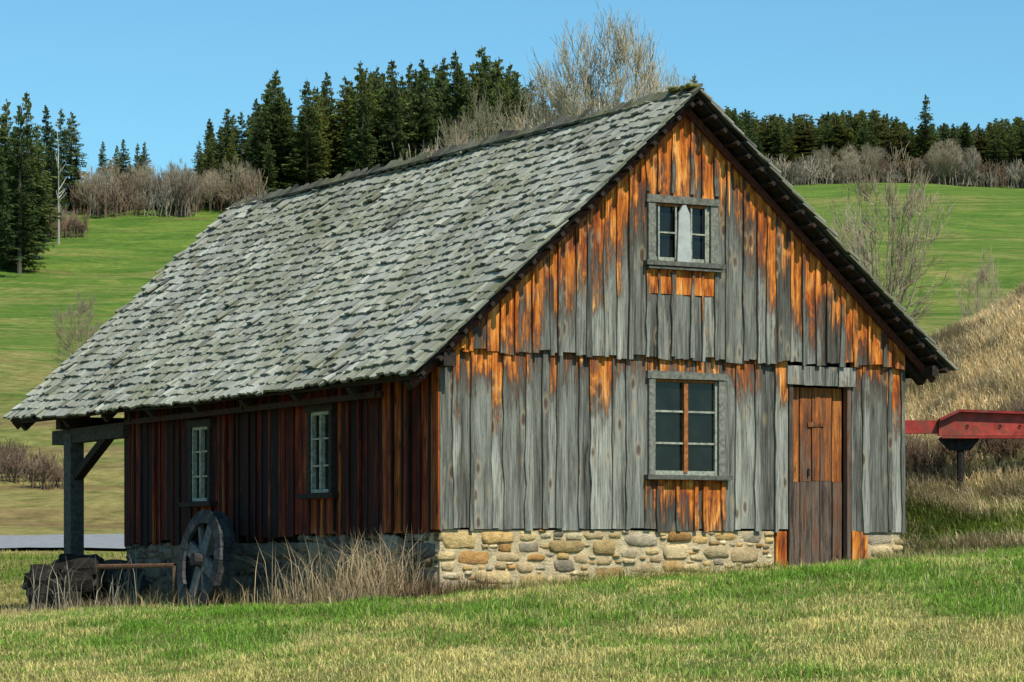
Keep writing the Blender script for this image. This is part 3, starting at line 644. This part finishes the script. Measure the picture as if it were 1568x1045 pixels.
# ---------------------------------------------------------------- grass
def blades(name,x,y,h,w,lean,col,par=None,zoff=0,dirb=None):
    N=len(x); z=gz(x,y)-.01+zoff; th=np.random.rand(N)*2*np.pi; ld=np.random.rand(N)*2*np.pi
    le=lean*np.random.rand(N)*h; lx=np.cos(ld)*le; ly=np.sin(ld)*le
    if dirb is not None: lx+=dirb[0]*h; ly+=dirb[1]*h
    wx=np.cos(th)*w/2; wy=np.sin(th)*w/2; b=np.stack([x,y,z],1)
    V=np.zeros((N,5,3)); V[:,0]=b; V[:,1]=b; V[:,0,0]-=wx;V[:,0,1]-=wy;V[:,1,0]+=wx;V[:,1,1]+=wy
    m=b.copy(); m[:,0]+=lx*.35; m[:,1]+=ly*.35; m[:,2]+=h*.6; V[:,2]=m;V[:,3]=m; V[:,2,0]-=wx*.7;V[:,2,1]-=wy*.7;V[:,3,0]+=wx*.7;V[:,3,1]+=wy*.7
    t=b.copy(); t[:,0]+=lx;t[:,1]+=ly;t[:,2]+=h*np.clip(1-.3*np.hypot(lx,ly)/np.maximum(h,1e-4),.3,1); V[:,4]=t
    k=np.arange(N)[:,None]*5; T=np.stack([k+[[0,1,2]],k+[[1,3,2]],k+[[2,3,4]]],1).reshape(-1,3)
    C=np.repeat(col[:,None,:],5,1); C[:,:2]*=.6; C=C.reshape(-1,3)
    return npmesh(name,V.reshape(-1,3),T,C,M_GB,par)
def inhouse(x,y):
    dx,dy=x-OX,y-OY; u=dx*.8648+dy*.5021; v=-dx*.5021+dy*.8648; return (u>.02)&(u<W)&(v>.03)&(v<L)
def lerpc(a,b,t): return np.array(a)[None,:]*(1-t[:,None])+np.array(b)[None,:]*t[:,None]
GP=empty('meadow_grass')
N=280000; y=18.3+np.random.rand(N)**.92*15.7; x=(np.random.rand(N)*2-1)*(.184*y+.8)
ok=~inhouse(x,y); x=x[ok];y=y[ok]; N=len(x)
p=.38*vnoise(x*1.2,y,1.7)+.34*vnoise(x+7,y*1.2,.6)+.28*vnoise(x,y,.22)
t=sstep(.37,.60,p+ .23*(1-sstep(21,25,y))-.11 -.012*x + .16*sstep(29.5,33,y)*(x<-1)+np.random.randn(N)*.11)
col=lerpc((.185,.34,.040),(.72,.60,.22),t)*(np.random.rand(N,1)*.85+.58)
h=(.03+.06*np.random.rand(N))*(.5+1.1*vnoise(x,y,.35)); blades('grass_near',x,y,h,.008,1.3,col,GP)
N=6000; y=20+np.random.rand(N)*13; x=(np.random.rand(N)*2-1)*(.186*y+.6); ok=~inhouse(x,y)&(vnoise(x,y,.6)>.55); x=x[ok];y=y[ok];N=len(x)
blades('grass_tall_stems',x,y,.08+.12*np.random.rand(N),.006,.8,lerpc((.2,.32,.05),(.76,.65,.36),np.random.rand(N)),GP)
N=50000; y=33+np.random.rand(N)*25; x=-3.0-np.random.rand(N)*(.19*y-1.5); ok=~inhouse(x,y); x=x[ok];y=y[ok];N=len(x)
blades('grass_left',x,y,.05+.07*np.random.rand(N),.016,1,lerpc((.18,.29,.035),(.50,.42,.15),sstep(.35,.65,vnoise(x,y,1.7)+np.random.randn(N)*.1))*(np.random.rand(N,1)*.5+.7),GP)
DG=empty('dry_bank_grass')
N=100000; y=31.8+np.random.rand(N)*14; x=3.6+np.random.rand(N)*6.0; ok=~inhouse(x,y); x=x[ok];y=y[ok];N=len(x)
t=sstep(.3,.6,vnoise(x,y,1.1)*.6+.4*vnoise(x,y,.3)+.35*sstep(33.6,36,y)+.02+np.random.randn(N)*.10)
shd=.50+.65*sstep(.3,.7,vnoise(x+3,y*1.4,.9)*.6+.4*vnoise(x,y,.35))
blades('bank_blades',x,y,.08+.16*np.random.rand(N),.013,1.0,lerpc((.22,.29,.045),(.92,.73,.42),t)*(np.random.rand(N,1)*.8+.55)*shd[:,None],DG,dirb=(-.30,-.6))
def stalks(name,n,fx,hr,wd=.008,cl=(.66,.52,.30)):
    P=[fx() for _ in range(n)]; x=np.array([q[0] for q in P]);y=np.array([q[1] for q in P]); h=hr[0]+(hr[1]-hr[0])*np.random.rand(n)**1.6
    return blades(name,x,y,h,wd,.9,lerpc(tuple(c*.35 for c in cl),cl,np.random.rand(n)))
def f1():
    c=random.choice([.35,.8,1.4,1.9,.6]); v=random.gauss(c,.24); q=loc2w(-abs(random.gauss(.35,.25))-.05,v); return q.x,q.y
stalks('dry_weeds',1500,f1,(.12,.85),.008,(.78,.58,.34))
def f2():
    v=U(1.0,8); q=loc2w(-abs(random.gauss(.35,.35))-.05,v); return q.x,q.y
stalks('dry_weeds',1700,f2,(.06,.34),.009,(.48,.35,.17))
def f3():
    d=U(32.5,34.2); return pxx(U(-30,250),d),d
stalks('dry_weeds',1300,f3,(.06,.24)); 
def f3b():
    d=U(33,34.4); return pxx(random.choice([60,90,110,160,185,205])+U(-16,16),d),d
stalks('dry_weeds',90,f3b,(.4,.95),.010,(.6,.55,.4))
def f4():
    q=loc2w(U(0,4.1),-abs(random.gauss(0,.12))-.03); return q.x,q.y
stalks('wall_foot_grass',2500,f4,(.05,.2),.008,(.42,.42,.13))
def f5():
    q=loc2w(U(5.2,6.6),-abs(random.gauss(0,.3))-.03); return q.x,q.y
stalks('wall_foot_grass',1200,f5,(.05,.22),.008,(.55,.48,.2))
def f6():
    q=loc2w(U(-.5,.6),-abs(random.gauss(0,.12))-.05); return q.x,q.y
stalks('wall_foot_weeds',500,f6,(.08,.30),.008,(.30,.18,.10))
# ---------------------------------------------------------------- light, sky, camera
az=math.radians(147); el=math.radians(50)
sd=Vector((math.sin(az)*math.cos(el),math.cos(az)*math.cos(el),math.sin(el)))
sl=bpy.data.lights.new('sun','SUN'); sl.energy=5.0; sl.angle=math.radians(.5); sl.color=(1,.94,.83)
so=bpy.data.objects.new('sun',sl); scene.collection.objects.link(so); so.rotation_euler=(-sd).to_track_quat('-Z','Y').to_euler()
w=bpy.data.worlds.new('World'); scene.world=w; w.use_nodes=True; nt=w.node_tree; bg=nt.nodes['Background']
sk=nt.nodes.new('ShaderNodeTexSky'); sk.sky_type='NISHITA'; sk.sun_disc=False; sk.sun_elevation=el; sk.sun_rotation=az; sk.air_density=1.0; sk.dust_density=.3; sk.ozone_density=3.0
mx=nt.nodes.new('ShaderNodeMix'); mx.data_type='RGBA'; mx.blend_type='MULTIPLY'; mx.inputs[0].default_value=1; mx.inputs[7].default_value=(.74,1.20,1.26,1)
nt.links.new(sk.outputs[0],mx.inputs[6]); nt.links.new(mx.outputs[2],bg.inputs[0]); bg.inputs[1].default_value=.11
cam=bpy.data.cameras.new('camera'); cam.sensor_width=36; cam.lens=F/1568*36; cam.shift_y=(HY-522.5)/1568; cam.clip_end=6000; cam.clip_start=.5
co=bpy.data.objects.new('camera',cam); scene.collection.objects.link(co); co.location=(0,0,0); co.rotation_euler=(math.radians(90),0,0); scene.camera=co
scene.view_settings.view_transform='Standard'; scene.view_settings.look='None'; scene.view_settings.exposure=0
print('polys',sum(len(o.data.polygons) for o in scene.objects if o.type=='MESH'))
